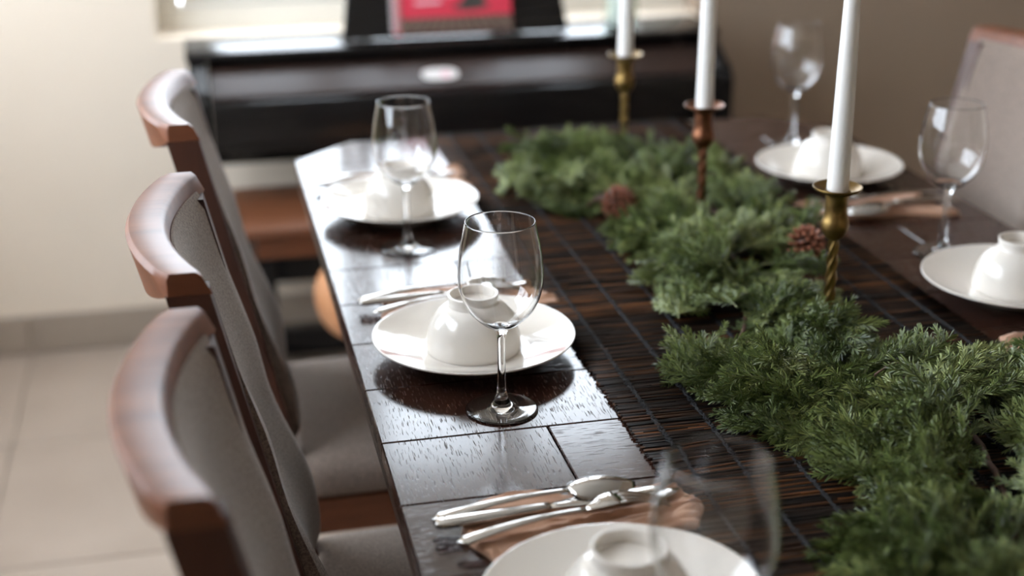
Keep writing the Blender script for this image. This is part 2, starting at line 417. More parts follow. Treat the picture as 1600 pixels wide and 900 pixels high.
# ------------------------------------------------------------------ glassware, plates, bowls
def smooth_prof(pts, k=6):
    # Catmull-Rom through profile points
    out = []
    for i in range(len(pts)-1):
        p0 = pts[max(i-1, 0)]; p1 = pts[i]; p2 = pts[i+1]; p3 = pts[min(i+2, len(pts)-1)]
        for j in range(k):
            t = j/k
            out.append(tuple(.5*(2*p1[a]+(p2[a]-p0[a])*t+(2*p0[a]-5*p1[a]+4*p2[a]-p3[a])*t*t+(3*p1[a]-p0[a]-3*p2[a]+p3[a])*t**3) for a in (0, 1)))
    out.append(pts[-1]); return [(max(r, 0), z) for r, z in out]
foot_p = [(0, .0006)]+[(.030, .0006), (.0375, .0004), (.039, .0012), (.0375, .0022)]+smooth_prof([(.0375, .0022), (.027, .0026), (.0165, .0036), (.0105, .0070), (.0075, .0135)])[1:]
stem_p = smooth_prof([(.0075, .0135), (.0051, .023), (.0043, .045), (.0042, .070), (.0050, .086), (.0085, .0935)])
bowl_o = smooth_prof([(.0085, .0935), (.021, .1015), (.0345, .1160), (.0425, .1350), (.0447, .1550), (.0425, .1790), (.0385, .1995), (.0362, .2110)])
bowl_i = smooth_prof([(.0352, .2110), (.0375, .1995), (.0415, .1790), (.0437, .1550), (.0416, .1353), (.0336, .1168), (.0200, .1028), (.0085, .0982), (.0, .0974)])
bowl_p = bowl_o+[(.0357, .2116)]+bowl_i
def lmesh(name, prof, mat, n=64, keep=True):
    m = MB(); m.keep = True; m.lathe(prof, n); return m.mesh(name, mat, smooth=True)
G_foot, G_stem, G_bowl = lmesh('glass_foot', foot_p, MT['glass']), lmesh('glass_stem', stem_p, MT['glass']), lmesh('glass_bowl', bowl_p, MT['glass'])
def wine_glass(x, y, label):
    o = thing('wine_glass', label, 'wine glass', (x, y, ZT+.0004), 0, 'wine glasses on the table')
    place('foot', G_foot, o); place('stem', G_stem, o); place('bowl', G_bowl, o)
wine_glass(.2872, 1.344, 'clear wine glass in sharp focus before the middle left plate')
wine_glass(.270, 1.887, 'clear wine glass before the far left plate near the table end')
wine_glass(.321, .805, 'blurred wine glass closest to the camera, beside the nearest plate')
wine_glass(.9897, 1.692, 'clear wine glass right of the brass candlestick, before the upholstered chair')
wine_glass(1.019, 2.284, 'clear wine glass behind the far right plate, against the taupe wall')

pl = smooth_prof([(.0, .0085), (.030, .0085), (.058, .0088), (.068, .0105), (.085, .0150), (.104, .0215), (.1165, .0262)], 4)
pu = smooth_prof([(.1180, .0255), (.1165, .0235), (.104, .0175), (.085, .0105), (.070, .0055), (.064, .0040)], 4)
plate_prof = [(0, .0030), (.058, .0030), (.0585, .0), (.0625, .0), (.064, .0040)]+pu[::-1][1:]+[(.1176, .0265)]+pl[::-1]
plate_me = lmesh('plate_mesh', plate_prof, MT['porc'], 96)
bw_o = smooth_prof([(.0545, .0006), (.0550, .006), (.0538, .018), (.0490, .034), (.0395, .048), (.0310, .0540)], 5)
bw_i = smooth_prof([(.0, .0465), (.020, .0460), (.0375, .0405), (.0465, .0300), (.0510, .0170), (.0525, .0055), (.0530, .0006)], 5)
bowl_prof = bw_i+[(.0537, .0)]+bw_o+[(.0270, .0552), (0, .0555)]
bowl_me = lmesh('bowl_mesh', bowl_prof, MT['porc'], 72)
ring = smooth_prof([(.0300, .0535), (.0285, .0580), (.0296, .0655), (.0290, .0672), (.0270, .0672), (.0262, .0655), (.0255, .0590), (.0262, .0545)], 3)
ring_me = lmesh('bowl_foot_mesh', ring, MT['porc'], 64)
def plate_bowl(x, y, where):
    p = place('dinner_plate', plate_me, None, (x, y, ZT+.0003)); tag(p, 'white porcelain dinner plate '+where, 'plate', 'dinner plates on the table')
    b = thing('rice_bowl', 'upturned white bowl '+where, 'bowl', (x+random.uniform(-.003, .003), y-.004, ZT+.0091), 0, 'upturned bowls on the plates')
    place('bowl_body', bowl_me, b); place('foot_ring', ring_me, b)
plate_bowl(.288, 1.500, 'behind the sharp wine glass, middle of the left row')
plate_bowl(.283, 2.047, 'at the far end of the left row, nearest the piano')
plate_bowl(.297, .930, 'at the bottom of the picture, nearest the camera')
plate_bowl(.994, 2.077, 'at the far right, behind the brass candlestick')
plate_bowl(1.002, 1.527, 'at the right edge of the picture, cut by the frame')

# ------------------------------------------------------------------ cutlery and napkins
def H(o): return o
def handle_rows(L, wend, wneck, z0, z1, zarch=.004):
    R = []
    for i in range(17):
        t = i/16; w = wneck+(wend-wneck)*max(0, 1-t*1.15)**1.3
        if t < .08: w *= math.sqrt(max(.03, 1-((.08-t)/.08)**2))
        R.append((L*t, 0, z0+(z1-z0)*t+zarch*math.sin(PI*t), w, .0016+.0007*(1-t)))
    return R
sm_h = MB(); sm_h.sweep(handle_rows(.132, .0095, .0030, .0025, .0085)); SP_H = sm_h.mesh('spoon_handle', MT['steel'], smooth=True)
top, bot = [], []
for i in range(15):
    t = i/14; x = .130+.068*t; w = .0215*math.sqrt(max(0, math.sin(PI*min(1, t**.8*.985+.015)))) if 0 < t < 1 else .0028
    a, b = [], []
    for j in range(13):
        v = -1+2*j/12; dome = (1-v*v)*math.sin(PI*(.08+.84*t))**.8
        z = .0075-.0055*t+.0105*dome
        a.append((x, w*v, z)); b.append((x, w*v, z-.0013))
    top.append(a); bot.append(b)
m = MB(); m.sheet(top, bot); SP_B = m.mesh('spoon_bowl', MT['steel'], angle=1.2)
m = MB(); m.sweep([(L_, 0, .0045, w, h) for L_, w, h in ((0, .003, .002), (.002, .0065, .0032), (.01, .0085, .0038), (.05, .0078, .0040), (.085, .0062, .0038), (.102, .0052, .0034), (.108, .0050, .003))], 12, p=.8); KN_H = m.mesh('knife_handle', MT['steel'], smooth=True)
m = MB(); rows_ = []
for i in range(14):
    t = i/13; w = .0050+.0042*min(1, t*4) if t < .75 else .0092*math.sqrt(max(.02, 1-((t-.75)/.25)**2)); rows_.append((.107+.123*t, .0005-.0012*t, .0045, w, .0009))
m.sweep(rows_, 8); KN_B = m.mesh('knife_blade', MT['steel'], smooth=True)
m = MB(); m.sweep(handle_rows(.125, .0090, .0029, .0025, .0095)); FK_H = m.mesh('fork_handle', MT['steel'], smooth=True)
m = MB(); m.sweep([(.123, 0, .0092, .0029, .0016), (.131, 0, .0112, .006, .0014), (.139, 0, .0138, .0102, .0012), (.149, 0, .0150, .0120, .0012), (.157, 0, .0150, .0122, .0012)], 10, p=.8); FK_B = m.mesh('fork_head', MT['steel'], smooth=True)
TN = []
for k in range(4):
    yy = -.0093+k*.0062; m = MB()
    m.sweep([(.155+.042*t, yy*(1-.06*t), .0150-.0115*t**1.7, .0020*(1-.45*t), .0011) for t in [i/8 for i in range(9)]], 8); TN.append(m.mesh('fork_tine', MT['steel'], smooth=True))
def napkin_mesh(seed):
    r = random.Random(seed); top, bot = [], []
    n1, n2 = 46, 26; ph = [r.uniform(0, 6.3) for _ in range(8)]
    for i in range(n1+1):
        a, b = [], []
        for j in range(n2+1):
            u = i/n1; v = j/n2
            x = -.105+.21*u; y = -.046+.092*v
            edge = .010*math.sin(5*u+ph[0])*(2*v-1)+.005*math.sin(13*u+ph[1])*(v > .5)
            xe = .009*math.sin(6*v+ph[2])*(2*u-1)
            wr = .0034*math.sin(42*v+5*math.sin(3*u+ph[3])+ph[4])+.0030*math.sin(23*v-9*u+ph[5])+.0022*math.sin(60*v+4*math.sin(7*u)+ph[6])
            lift = .0045*math.exp(-((u-.93)/.06)**2)*(.6+.4*math.sin(9*v+ph[6]))+.0040*math.exp(-((v-.95)/.06)**2)*(.6+.4*math.sin(11*u+ph[7]))
            z = .0062+wr*.55+lift
            if j in (0, n2) or i in (0, n1): z = min(z, .0042)
            a.append((x+xe, y+edge, z)); b.append((x+xe, y+edge, .0003))
        top.append(a); bot.append(b)
    m = MB(); m.sheet(top, bot); return m.mesh('napkin_mesh', MT['napkin'], angle=1.2)
def setting(x, y, rz, where, seed, only_napkin=False):
    # origin: middle of the napkin; +x points away from the diner
    c, s = math.cos(rz), math.sin(rz)
    W = lambda a, b: (x+a*c-b*s, y+a*s+b*c)
    napk = place('napkin', napkin_mesh(seed), None, (x, y, ZT+.0003), rz+.03); tag(napk, 'crumpled peach linen napkin '+where, 'napkin', 'linen napkins under the cutlery')
    if only_napkin: return
    zz = ZT+.0088
    def root(name, label, px, py, a):
        wx, wy = W(px, py); o = thing(name, label, name, (wx, wy, zz), rz+a, name+'s beside the plates'); return o
    o = root('spoon', 'polished steel spoon lying face down on the napkin '+where, -.137, .016, .11); place('handle', SP_H, o); place('spoon_bowl', SP_B, o)
    o = root('knife', 'polished steel table knife between spoon and fork '+where, -.137, .004, .075); place('handle', KN_H, o); place('blade', KN_B, o)
    o = root('fork', 'polished steel fork lying tines down on the napkin '+where, -.123, -.029, .16); place('handle', FK_H, o); h = place('fork_head', FK_B, o)
    for t in TN: place('tine', t, h)
setting(.310, 1.097, 0, 'nearest the camera', 1)
setting(.310, 1.655, 0, 'behind the middle left plate', 2)
setting(.305, 2.190, 0, 'behind the far left plate', 3)
setting(.985, 1.895, PI, 'right of the brass candlestick', 4)
setting(1.000, 1.345, PI, 'at the right edge of the picture', 5, True)

# ------------------------------------------------------------------ candlesticks and candles
def candlestick(x, y, h, mat, lab_h, lab_c, ch):
    o = thing('candlestick', lab_h, 'candlestick', (x, y, ZT+.0065), 0, 'candlesticks in the garland'); h -= .0065
    m = MB(); m.lathe(smooth_prof([(0, 0), (.034, 0), (.0355, .003), (.033, .006), (.022, .010), (.011, .015), (.0075, .021), (0, .022)], 4), 40); m.build('base', mat, o, smooth=True)
    z0, z1 = .018, h-.062; vs = []; n = 16; k = 60
    m = MB(); fs = []
    for i in range(k+1):
        t = i/k; z = z0+(z1-z0)*t; tw = t*2.6*PI
        for j in range(n):
            a = 2*PI*j/n; r = .0058*(1+.20*math.cos(4*a)); vs.append((r*math.cos(a+tw), r*math.sin(a+tw), z))
    for i in range(k):
        for j in range(n): fs.append((i*n+j, i*n+(j+1) % n, (i+1)*n+(j+1) % n, (i+1)*n+j))
    fs += [tuple(range(n-1, -1, -1)), tuple(range(k*n, (k+1)*n))]
    m.add(vs, fs); m.build('twisted_stem', mat, o, smooth=True)
    m = MB(); m.lathe(smooth_prof([(0, h-.064), (.006, h-.064), (.011, h-.060), (.0158, h-.050), (.0160, h-.043), (.0138, h-.035), (.0128, h-.026), (.0135, h-.012), (.0155, h-.006)], 5)+[(.0155, h-.0055), (.0125, h-.005), (0, h-.005)], 40); m.build('socket', mat, o, angle=.9)
    m = MB(); m.lathe([(.0125, h-.0065), (.018, h-.0050), (.025, h-.0022), (.0272, h+.0002), (.0280, h+.0002), (.0284, h-.0008), (.0265, h-.0040), (.019, h-.0070), (.0125, h-.0085)], 48, closed=True); m.build('drip_pan', mat, o, smooth=True)
    c = thing('taper_candle', lab_c, 'candle', (x, y, ZT+.0065+h-.0045), 0, 'white taper candles')
    m = MB(); m.lathe([(0, 0), (.0122, 0), (.0124, .004), (.0108, ch*.5), (.0085, ch*.88), (.006, ch*.97), (.002, ch), (0, ch)], 32); m.build('wax_body', MT['wax'], c, angle=.8)
    m = MB(); m.tube([(0, 0, ch-.004), (.0005, 0, ch+.006), (.002, 0, ch+.011)], .0008, 6); m.build('wick', MT['twig'], c, smooth=True)
candlestick(.704, 1.443, .19, MT['brass'], 'aged brass candlestick with twisted stem, nearest of the three', 'tall white taper candle in the nearest brass candlestick', .27)
candlestick(.693, 1.857, .19, MT['copper'], 'coppery brown candlestick with twisted stem, middle of the three', 'white taper candle in the middle coppery candlestick', .27)
candlestick(.688, 2.223, .19, MT['brass'], 'aged brass candlestick farthest away, in front of the piano', 'white taper candle in the farthest candlestick, before the window', .27)

# ------------------------------------------------------------------ garland
garland = thing('juniper_garland', 'green juniper garland winding along the dark runner', 'garland', (.65, 1.5, ZT))
def gl(o): o.matrix_parent_inverse = Matrix.Translation((-.65, -1.5, -ZT)); return o
def needle(m, p, d, L, r):
    d = d.normalized(); a = d.cross(Vector((.31, .52, .79))).normalized(); b = d.cross(a)
    q = p+d*L*.72+a*L*random.uniform(-.06, .06); t = p+d*L+b*L*random.uniform(-.05, .05)
    A = [p+r*.8*(math.cos(k*2.0944)*a+math.sin(k*2.0944)*b) for k in range(3)]; Bq = [q+r*(math.cos(k*2.0944)*a+math.sin(k*2.0944)*b) for k in range(3)]
    m.add(A+Bq+[t], [(0, 1, 4, 3), (1, 2, 5, 4), (2, 0, 3, 5), (3, 4, 6), (4, 5, 6), (5, 3, 6)], 0)
def sprig_mesh(seed, L):
    r = random.Random(seed); m = MB()
    def axis(p0, d0, length, steps, droop):
        pts = [Vector(p0)]; d = Vector(d0).normalized()
        for i in range(steps):
            d = (d+Vector((r.uniform(-.09, .09), r.uniform(-.09, .09), r.uniform(-.09, .07)-droop))).normalized(); pts.append(pts[-1]+d*length/steps)
        return pts
    def dress(pts, r0, spacing, nl, start):
        m.tube(pts, [r0*(1-.6*i/(len(pts)-1)) for i in range(len(pts))], 4, True, 1)
        tot = sum((pts[i+1]-pts[i]).length for i in range(len(pts)-1)); s = start
        while s < tot:
            acc = 0
            for i in range(len(pts)-1):
                l = (pts[i+1]-pts[i]).length
                if acc+l >= s: break
                acc += l
            t = (pts[i+1]-pts[i]).normalized(); p = pts[i]+t*(s-acc)
            a = t.cross(Vector((.2, .3, .93))).normalized(); b = t.cross(a); ph = r.uniform(0, 6.3)
            for k in range(4):
                an = ph+k*1.57; nd = t*r.uniform(.75, 1.15)+(a*math.cos(an)+b*math.sin(an))*r.uniform(.5, .85)
                needle(m, p, nd, nl*r.uniform(.75, 1.25), .00076)
            s += spacing*r.uniform(.75, 1.25)
        for k in range(4):
            t = (pts[-1]-pts[-2]).normalized(); needle(m, pts[-1], t+Vector((r.uniform(-.4, .4), r.uniform(-.4, .4), r.uniform(-.4, .4))), nl, .0007)
    main = axis((0, 0, 0), (0, 1, .05), L, 9, .03)
    dress(main, .0015, .0055, .0125, L*.12)
    nb = 15
    for k in range(nb):
        t = .12+.80*k/(nb-1); i = min(8, int(t*9)); fr = t*9-i; p = main[i].lerp(main[i+1], fr); d = (main[i+1]-main[i]).normalized()
        side = 1 if k % 2 else -1; s_ = Vector((side, 0, r.uniform(-.45, .65))).normalized()
        ln = (.050*(1-t)+.018)*r.uniform(.75, 1.2)
        tw = axis(p, d*.75+s_*.8, ln, 4, .05)
        dress(tw, .0010, .0048, .0118, .004)
        if ln > .034:
            for q in (1, 2):
                dd = (tw[q+1]-tw[q]).normalized(); s2 = Vector((r.uniform(-1, 1), r.uniform(-.4, .6), r.uniform(-.3, .8))).normalized()
                dress(axis(tw[q], dd*.8+s2*.75, ln*.42, 3, .03), .0008, .0046, .0108, .003)
    return m.mesh('sprig_mesh', [MT['needle'], MT['gtwig']])
SPR = [sprig_mesh(100+i, .105+.012*(i % 4)) for i in range(8)]
OUT = [(.457,2.165),(.540,2.27),(.60,2.29),(.725,2.24),(.760,2.15),(.815,1.97),(.815,1.82),(.785,1.65),(.762,1.55),(.700,1.475),(.712,1.36),(.885,1.285),(.95,1.30),(.95,1.1),(.86,.92),(.78,.78),(.52,.78),(.475,.92),(.485,.963),(.600,1.045),(.563,1.145),(.505,1.224),(.484,1.343),(.525,1.485),(.570,1.600),(.545,1.64),(.610,1.745),(.545,1.765),(.556,1.91),(.447,2.006)]
SPINE = [(.50,2.10),(.60,2.19),(.68,2.13),(.72,2.0),(.73,1.86),(.69,1.72),(.65,1.58),(.60,1.45),(.59,1.33),(.65,1.24),(.72,1.16),(.71,1.06),(.66,.96),(.63,.85)]
def inside(p):
    c = False; n = len(OUT)
    for i in range(n):
        a, b = OUT[i], OUT[(i+1) % n]
        if (a[1] > p[1]) != (b[1] > p[1]) and p[0] < (b[0]-a[0])*(p[1]-a[1])/(b[1]-a[1])+a[0]: c = not c
    return c
def near_spine(p):
    best = None
    for i in range(len(SPINE)-1):
        a = Vector(SPINE[i]); b = Vector(SPINE[i+1]); ab = b-a; t = max(0, min(1, (Vector(p)-a).dot(ab)/ab.dot(ab))); q = a+t*ab; d = (Vector(p)-q).length
        if best is None or d < best[0]: best = (d, q, ab.normalized())
    return best
KEEP_CLEAR = [(.704, 1.443, .010), (.693, 1.857, .010), (.688, 2.223, .010)]
BASES = []
CLEAR_DISC = [(.580, 1.893, .064), (.765, 1.635, .048)]
gr = random.Random(5); cnt = 0; tries = 0
while cnt < 296 and tries < 90000:
    tries += 1
    p = (gr.uniform(.44, .95), gr.uniform(.78, 2.36))
    if not inside(p): continue
    # the part beyond the frame's lower edge needs few sprigs
    if p[1] < .88 and gr.random() < .7: continue
    if p[0] > .80 and p[1] < 1.15 and gr.random() < .6: continue
    if any((b[0]-p[0])**2+(b[1]-p[1])**2 < (.0305 if tries < 30000 else .016)**2 for b in BASES): continue
    d, q, tan = near_spine(p)
    out = (Vector(p)-q); out = out.normalized() if out.length > 1e-4 else Vector((gr.uniform(-1, 1), gr.uniform(-1, 1)))
    dirv = (out*gr.uniform(.25, 1.2)+tan*gr.choice((-1, -1, 1))*gr.uniform(.2, .9)+Vector((gr.uniform(-.4, .4), gr.uniform(-.4, .4)))).normalized()
    k = gr.randrange(8); L = .105+.012*(k % 4); sc = gr.uniform(.72, 1.06)
    high = max(0, 1-d/.11)
    z = ZT+.014+.030*high*gr.random()+.006*gr.random()
    el = gr.uniform(-.18, .30)+.22*high*gr.random()
    if z-ZT < .03: el = max(el, -.02)
    tip = Vector((p[0], p[1]))+dirv*L*sc*math.cos(el)
    if not inside(tip): continue
    mid = Vector((p[0], p[1]))+dirv*L*sc*.5
    if not inside(mid): continue
    # leave the candlestick stems standing free
    bad = False
    for (hx, hy, hr) in KEEP_CLEAR:
        w = Vector((hx, hy))-Vector((p[0], p[1])); t = w.dot(dirv)
        if 0 < t < L*sc and abs(w.x*dirv.y-w.y*dirv.x) < .016: bad = True
    for (hx, hy, hr) in CLEAR_DISC:
        for f_ in (0, .33, .66, 1):
            if (Vector((p[0], p[1]))+dirv*L*sc*math.cos(el)*f_-Vector((hx, hy))).length < hr: bad = True
    if bad: continue
    o = bpy.data.objects.new('sprig', SPR[k]); COL.objects.link(o); o.parent = garland
    o.matrix_parent_inverse = Matrix.Translation((-.65, -1.5, -ZT))
    o.location = (p[0], p[1], z); o.scale = (sc, sc, sc)
    o.rotation_mode = 'QUATERNION'
    rot = Matrix.Rotation(math.atan2(dirv.y, dirv.x)-PI/2, 4, 'Z') @ Matrix.Rotation(el, 4, 'X') @ Matrix.Rotation(gr.uniform(-.6, .6), 4, 'Y')
    o.rotation_quaternion = rot.to_quaternion(); cnt += 1; BASES.append(p)
m = MB(); pts = []
for i in range(len(SPINE)-1):
    for j in range(6):
        t = j/6; a, b = SPINE[i], SPINE[i+1]; w = i+t
        pts.append((a[0]+(b[0]-a[0])*t+.006*math.sin(w*5), a[1]+(b[1]-a[1])*t+.006*math.cos(w*4), ZT+.016+.004*math.sin(w*7)))
m.tube(pts, .0032, 7); gl(m.build('vine', MT['twig'], garland, smooth=True))
m = MB()
for c_ in ((.665, 1.215, .052),):
    m.tube([(c_[0]-.035+.07*t, c_[1]+.010*math.sin(t*4), ZT+c_[2]-.010+.006*math.sin(t*4)) for t in [i/14 for i in range(15)]], .0015, 6)
    m.tube([(c_[0]+.016*math.cos(a)+.004, c_[1]+.004+.005*math.sin(2*a), ZT+c_[2]+.006+.010*math.sin(a)) for a in [i*2*PI/16 for i in range(17)]], .0011, 6)
gl(m.build('tied_twig', MT['twig'], garland, smooth=True))

def pine_cone(x, y, z, r, rot, label, nsc=64, stem=True):
    o = thing('pine_cone', label, 'pine cone', (x, y, z), 0, 'reddish cones in the garland'); o.rotation_mode = 'QUATERNION'; o.rotation_quaternion = Vector(rot).to_track_quat('Z', 'Y')
    m = MB(); m.lathe(smooth_prof([(0, -r*.75), (r*.5, -r*.62), (r*.60, -r*.1), (r*.5, r*.35), (r*.2, r*.6), (0, r*.62)], 4), 20); m.build('core', MT['tdark'], o, smooth=True)
    # one peg-shaped scale, copied over the cone
    s = MB(); s.sweep([(0, 0, 0, r*.115, r*.07), (r*.22, 0, 0, r*.14, r*.085), (r*.36, 0, .0, r*.13, r*.08), (r*.44, 0, r*.02, r*.06, r*.05)], 7); sme = s.mesh('cone_scale', MT['cone'], smooth=True)
    for i in range(nsc):
        zz = -.80+1.78*(i+.5)/nsc; a = i*2.39996; rad = math.sqrt(1-zz*zz)
        d = Vector((rad*math.cos(a), rad*math.sin(a), zz))
        c = bpy.data.objects.new('scale', sme); COL.objects.link(c); c.parent = o; c.location = d*r*.50; c.scale = (1.15, 1.05, 1.05)
        c.rotation_mode = 'QUATERNION'; c.rotation_quaternion = d.to_track_quat('X', 'Z')
    if stem:
        m = MB(); m.tube([(0, 0, -r*.55), (0, -r*.12, -r*.95), (0, -r*.55, -r*1.35), (0, -r*1.0, -r*1.55)], [r*.30, r*.16, r*.13, r*.11], 7); m.build('stalk', MT['twig'], o, smooth=True)
pine_cone(.590, 1.925, ZT+.032, .0275, (.65, -.55, -.30), 'round reddish brown cone lying left of the middle candlestick')
pine_cone(.766, 1.650, ZT+.046, .0260, (.1, -.3, .9), 'reddish cone half hidden in greenery behind the brass candlestick', stem=False)
pine_cone(.705, .975, ZT+.050, .0200, (-.5, -.5, .7), 'brown cone tucked in the greenery at the right edge of the picture', stem=False)

# ------------------------------------------------------------------ chairs
def make_chair(label, loc, rz):
    o = thing('dining_chair', label, 'chair', loc, rz, 'upholstered dining chairs')
    HW = .168
    def bx(z):      # centre line of the back at height z (side view)
        return -.205-.112*((z-.46)/.51) if z > .46 else -.205-.02*(.46-z)/.46
    def arc(y): return -.036*(1-(y/HW)**2)
    # top rail: swept along the arc, deeper in the middle than at its ends
    def zb(y, z): return z if z > .93 else .912+.036*(y/HW)**2
    m = MB(); vs = []; fs = []; n = 28
    for i in range(n+1):
        y = -HW+2*HW*i/n; e = min(1, (HW-abs(y))/.012); k = .80+.2*math.sqrt(max(0, 1-(1-e)**2))
        for (dx, z) in ((-.021, .926), (-.022*k, .964), (-.017*k, .9700), (.013*k, .9700), (.018*k, .9655), (.019, .926)):
            vs.append((bx(zb(y, z))+arc(y)+dx, y, zb(y, z)))
    for i in range(n):
        for j in range(6): fs.append((i*6+j, (i+1)*6+j, (i+1)*6+(j+1) % 6, i*6+(j+1) % 6))
    fs += [tuple(range(6)), tuple(range((n+1)*6-1, n*6-1, -1))]
    m.add(vs, fs); m.build('top_rail', MT['chair'], o, angle=.75)
    for s in (-1, 1):       # rear legs run up into the back posts
        m = MB(); vs = []; fs = []
        zs = [0, .2, .40, .46, .55, .65, .75, .85, .9475]
        for z in zs:
            c = bx(z)+(arc(.162) if z > .45 else arc(.162)*z/.45)-.03*max(0, .4-z)/.4; w = .018; yy = s*.1495
            for (dx, dy) in ((-.021, -w), (.019, -w), (.019, w), (-.021, w)): vs.append((c+dx, yy+dy, z))
        for i in range(len(zs)-1):
            for j in range(4): fs.append((i*4+j, i*4+(j+1) % 4, (i+1)*4+(j+1) % 4, (i+1)*4+j))
        k = len(zs)*4; fs += [(3, 2, 1, 0), (k-4, k-3, k-2, k-1)]
        m.add(vs, fs); m.build('leg', MT['chaird'], o, angle=.5)
        m = MB(); m.prism([(.165, s*.162-.02), (.205, s*.162-.02), (.205, s*.162+.02), (.165, s*.162+.02)], 'z', 0, .42); m.build('leg', MT['chaird'], o, bevel=.004)
        m = MB(); m.box(-.186, .165, s*.162-.012, s*.162+.012, .362, .418); m.build('apron', MT['chair'], o, bevel=.003)
    m = MB(); m.box(.175, .199, -.142, .142, .362, .418); m.build('apron', MT['chair'], o, bevel=.003)
    m = MB(); m.box(-.225, -.197, -.131, .131, .362, .418); m.build('apron', MT['chair'], o, bevel=.003)
    # backrest pad, curved in plan, with a lumbar swell
    fr, bk = [], []
    for i in range(27):
        z = .50+(.953-.50)*i/26; a, b = [], []
        t = i/26
        for j in range(23):
            v = -1+2*j/22; y = .146*v
            th = .010+.026*math.exp(-((t-.20)/.22)**2)+.010*math.exp(-((t-.62)/.14)**2)
            ed = (1-abs(v)**9)**.5 if abs(v) < 1 else 0
            et = min(1, t/.05, (1-t)/.04); et = math.sqrt(max(0, 1-(1-et)**2))
            f = .0195+(th)*(.6+.4*ed)*(.2+.8*et)
            a.append((bx(z)+arc(y)+f, y, z)); b.append((bx(z)+arc(y)+.0193, y, z))
        fr.append(a); bk.append(b)
    m = MB(); m.sheet(fr, bk); m.build('backrest', MT['fab'], o, angle=.9)
    m = MB(); m.rbox(0.005, 0, .452, .425, .378, .066, .028, 14, dome=.020); m.build('seat', MT['fab'], o, smooth=True)
    return o
c0 = make_chair('brown wooden chair with curved top rail nearest the camera, left of the table', (.290, .985, 0), 0)
for (lab, loc, rz) in (('brown wooden chair with curved top rail, middle of the left row', (.290, 1.408, 0), 0),
                       ('brown wooden chair at the far end of the left row, before the piano', (.290, 1.965, 0), 0),
                       ('upholstered chair on the right of the table, taupe back facing the camera', (.975, 1.99, 0), PI)):
    c = copy_tree(c0); c['label'] = lab; c.location = loc; c.rotation_euler = (0, 0, rz)

# ------------------------------------------------------------------ piano, bench, stool
PX0, PX1 = -.02, 1.20
piano = thing('upright_piano', 'slim black digital piano with closed lid under the window', 'piano', (.59, 3.2, 0))
def pz(o): o.matrix_parent_inverse = Matrix.Translation((-.59, -3.2, 0)); return o
def pbox(name, mat, *b, bevel=.004):
    m = MB(); m.box(*b); return pz(m.build(name, mat, piano, bevel=bevel, angle=.6))
prof = [(3.03, .595), (3.32, .595), (3.32, .772), (3.155, .772), (3.05, .725), (3.03, .70)]
for (a, b) in ((PX0, PX0+.04), (PX1-.04, PX1)):
    m = MB(); m.prism(prof, 'x', a, b); pz(m.build('cheek', MT['black'], piano, bevel=.004))
pbox('top_board', MT['black'], PX0-.004, PX1+.004, 3.148, 3.34, .772, .792)
m = MB(); m.prism([(3.06, .690), (3.16, .715), (3.16, .755), (3.150, .757), (3.062, .712)], 'x', PX0+.042, PX1-.042); cov = pz(m.build('key_cover', MT['pcover'], piano, bevel=.003))
pbox('key_slip', MT['black'], PX0+.042, PX1-.042, 3.035, 3.06, .612, .705)
pbox('key_bed', MT['black'], PX0+.042, PX1-.042, 3.04, 3.30, .592, .612)
pbox('back_panel', MT['black'], PX0+.042, PX1-.042, 3.305, 3.32, .495, .77)
pbox('lower_panel', MT['black'], PX0+.042, PX1-.042, 3.30, 3.318, .19, .43)
pbox('foot_bar', MT['black'], PX0+.042, PX1-.042, 3.24, 3.30, .02, .085)
for xx in (.53, .585, .64):
    m = MB(); m.sweep([(3.16, 0, .030, .008, .003), (3.17, 0, .031, .012, .004), (3.20, 0, .034, .010, .004), (3.245, 0, .036, .007, .004)], 10)
    m.v = [(xx+v[1], v[0], v[2]) for v in m.v]; pz(m.build('pedal', MT['brass'], piano, smooth=True))
for (a, b) in ((PX0, PX0+.04), (PX1-.04, PX1)):
    pbox('leg', MT['black'], a, b, 3.22, 3.30, 0, .595); pbox('foot', MT['black'], a-.003, b+.003, 3.0, 3.34, 0, .035)
# sticker lies on the sloping key cover
m = MB(); dy, dz = .088, .045; n = 24; pts = []
for i in range(n):
    a = 2*PI*i/n; px = .528+.041*math.copysign(abs(math.cos(a))**.7, math.cos(a)); t = .40+.20*math.copysign(abs(math.sin(a))**.7, math.sin(a))
    pts.append((px, 3.062+dy*t, .7135+dz*t))
m.add(pts+[(p[0], p[1]+.0003, p[2]-.0008) for p in pts], [tuple(range(n)), tuple(range(2*n-1, n-1, -1))]+[(i, n+i, n+(i+1) % n, (i+1) % n) for i in range(n)])
st = pz(m.build('sticker', MT['sticker'], piano))
m = MB(); m.add([(.540+.012*math.cos(a)*.9, 3.062+dy*(.36+.10*math.sin(a)), .7140+dz*(.36+.10*math.sin(a))) for a in [i*PI/8 for i in range(16)]], [tuple(range(16))])
sp = m.build('sticker_print', MT['pink'], st)
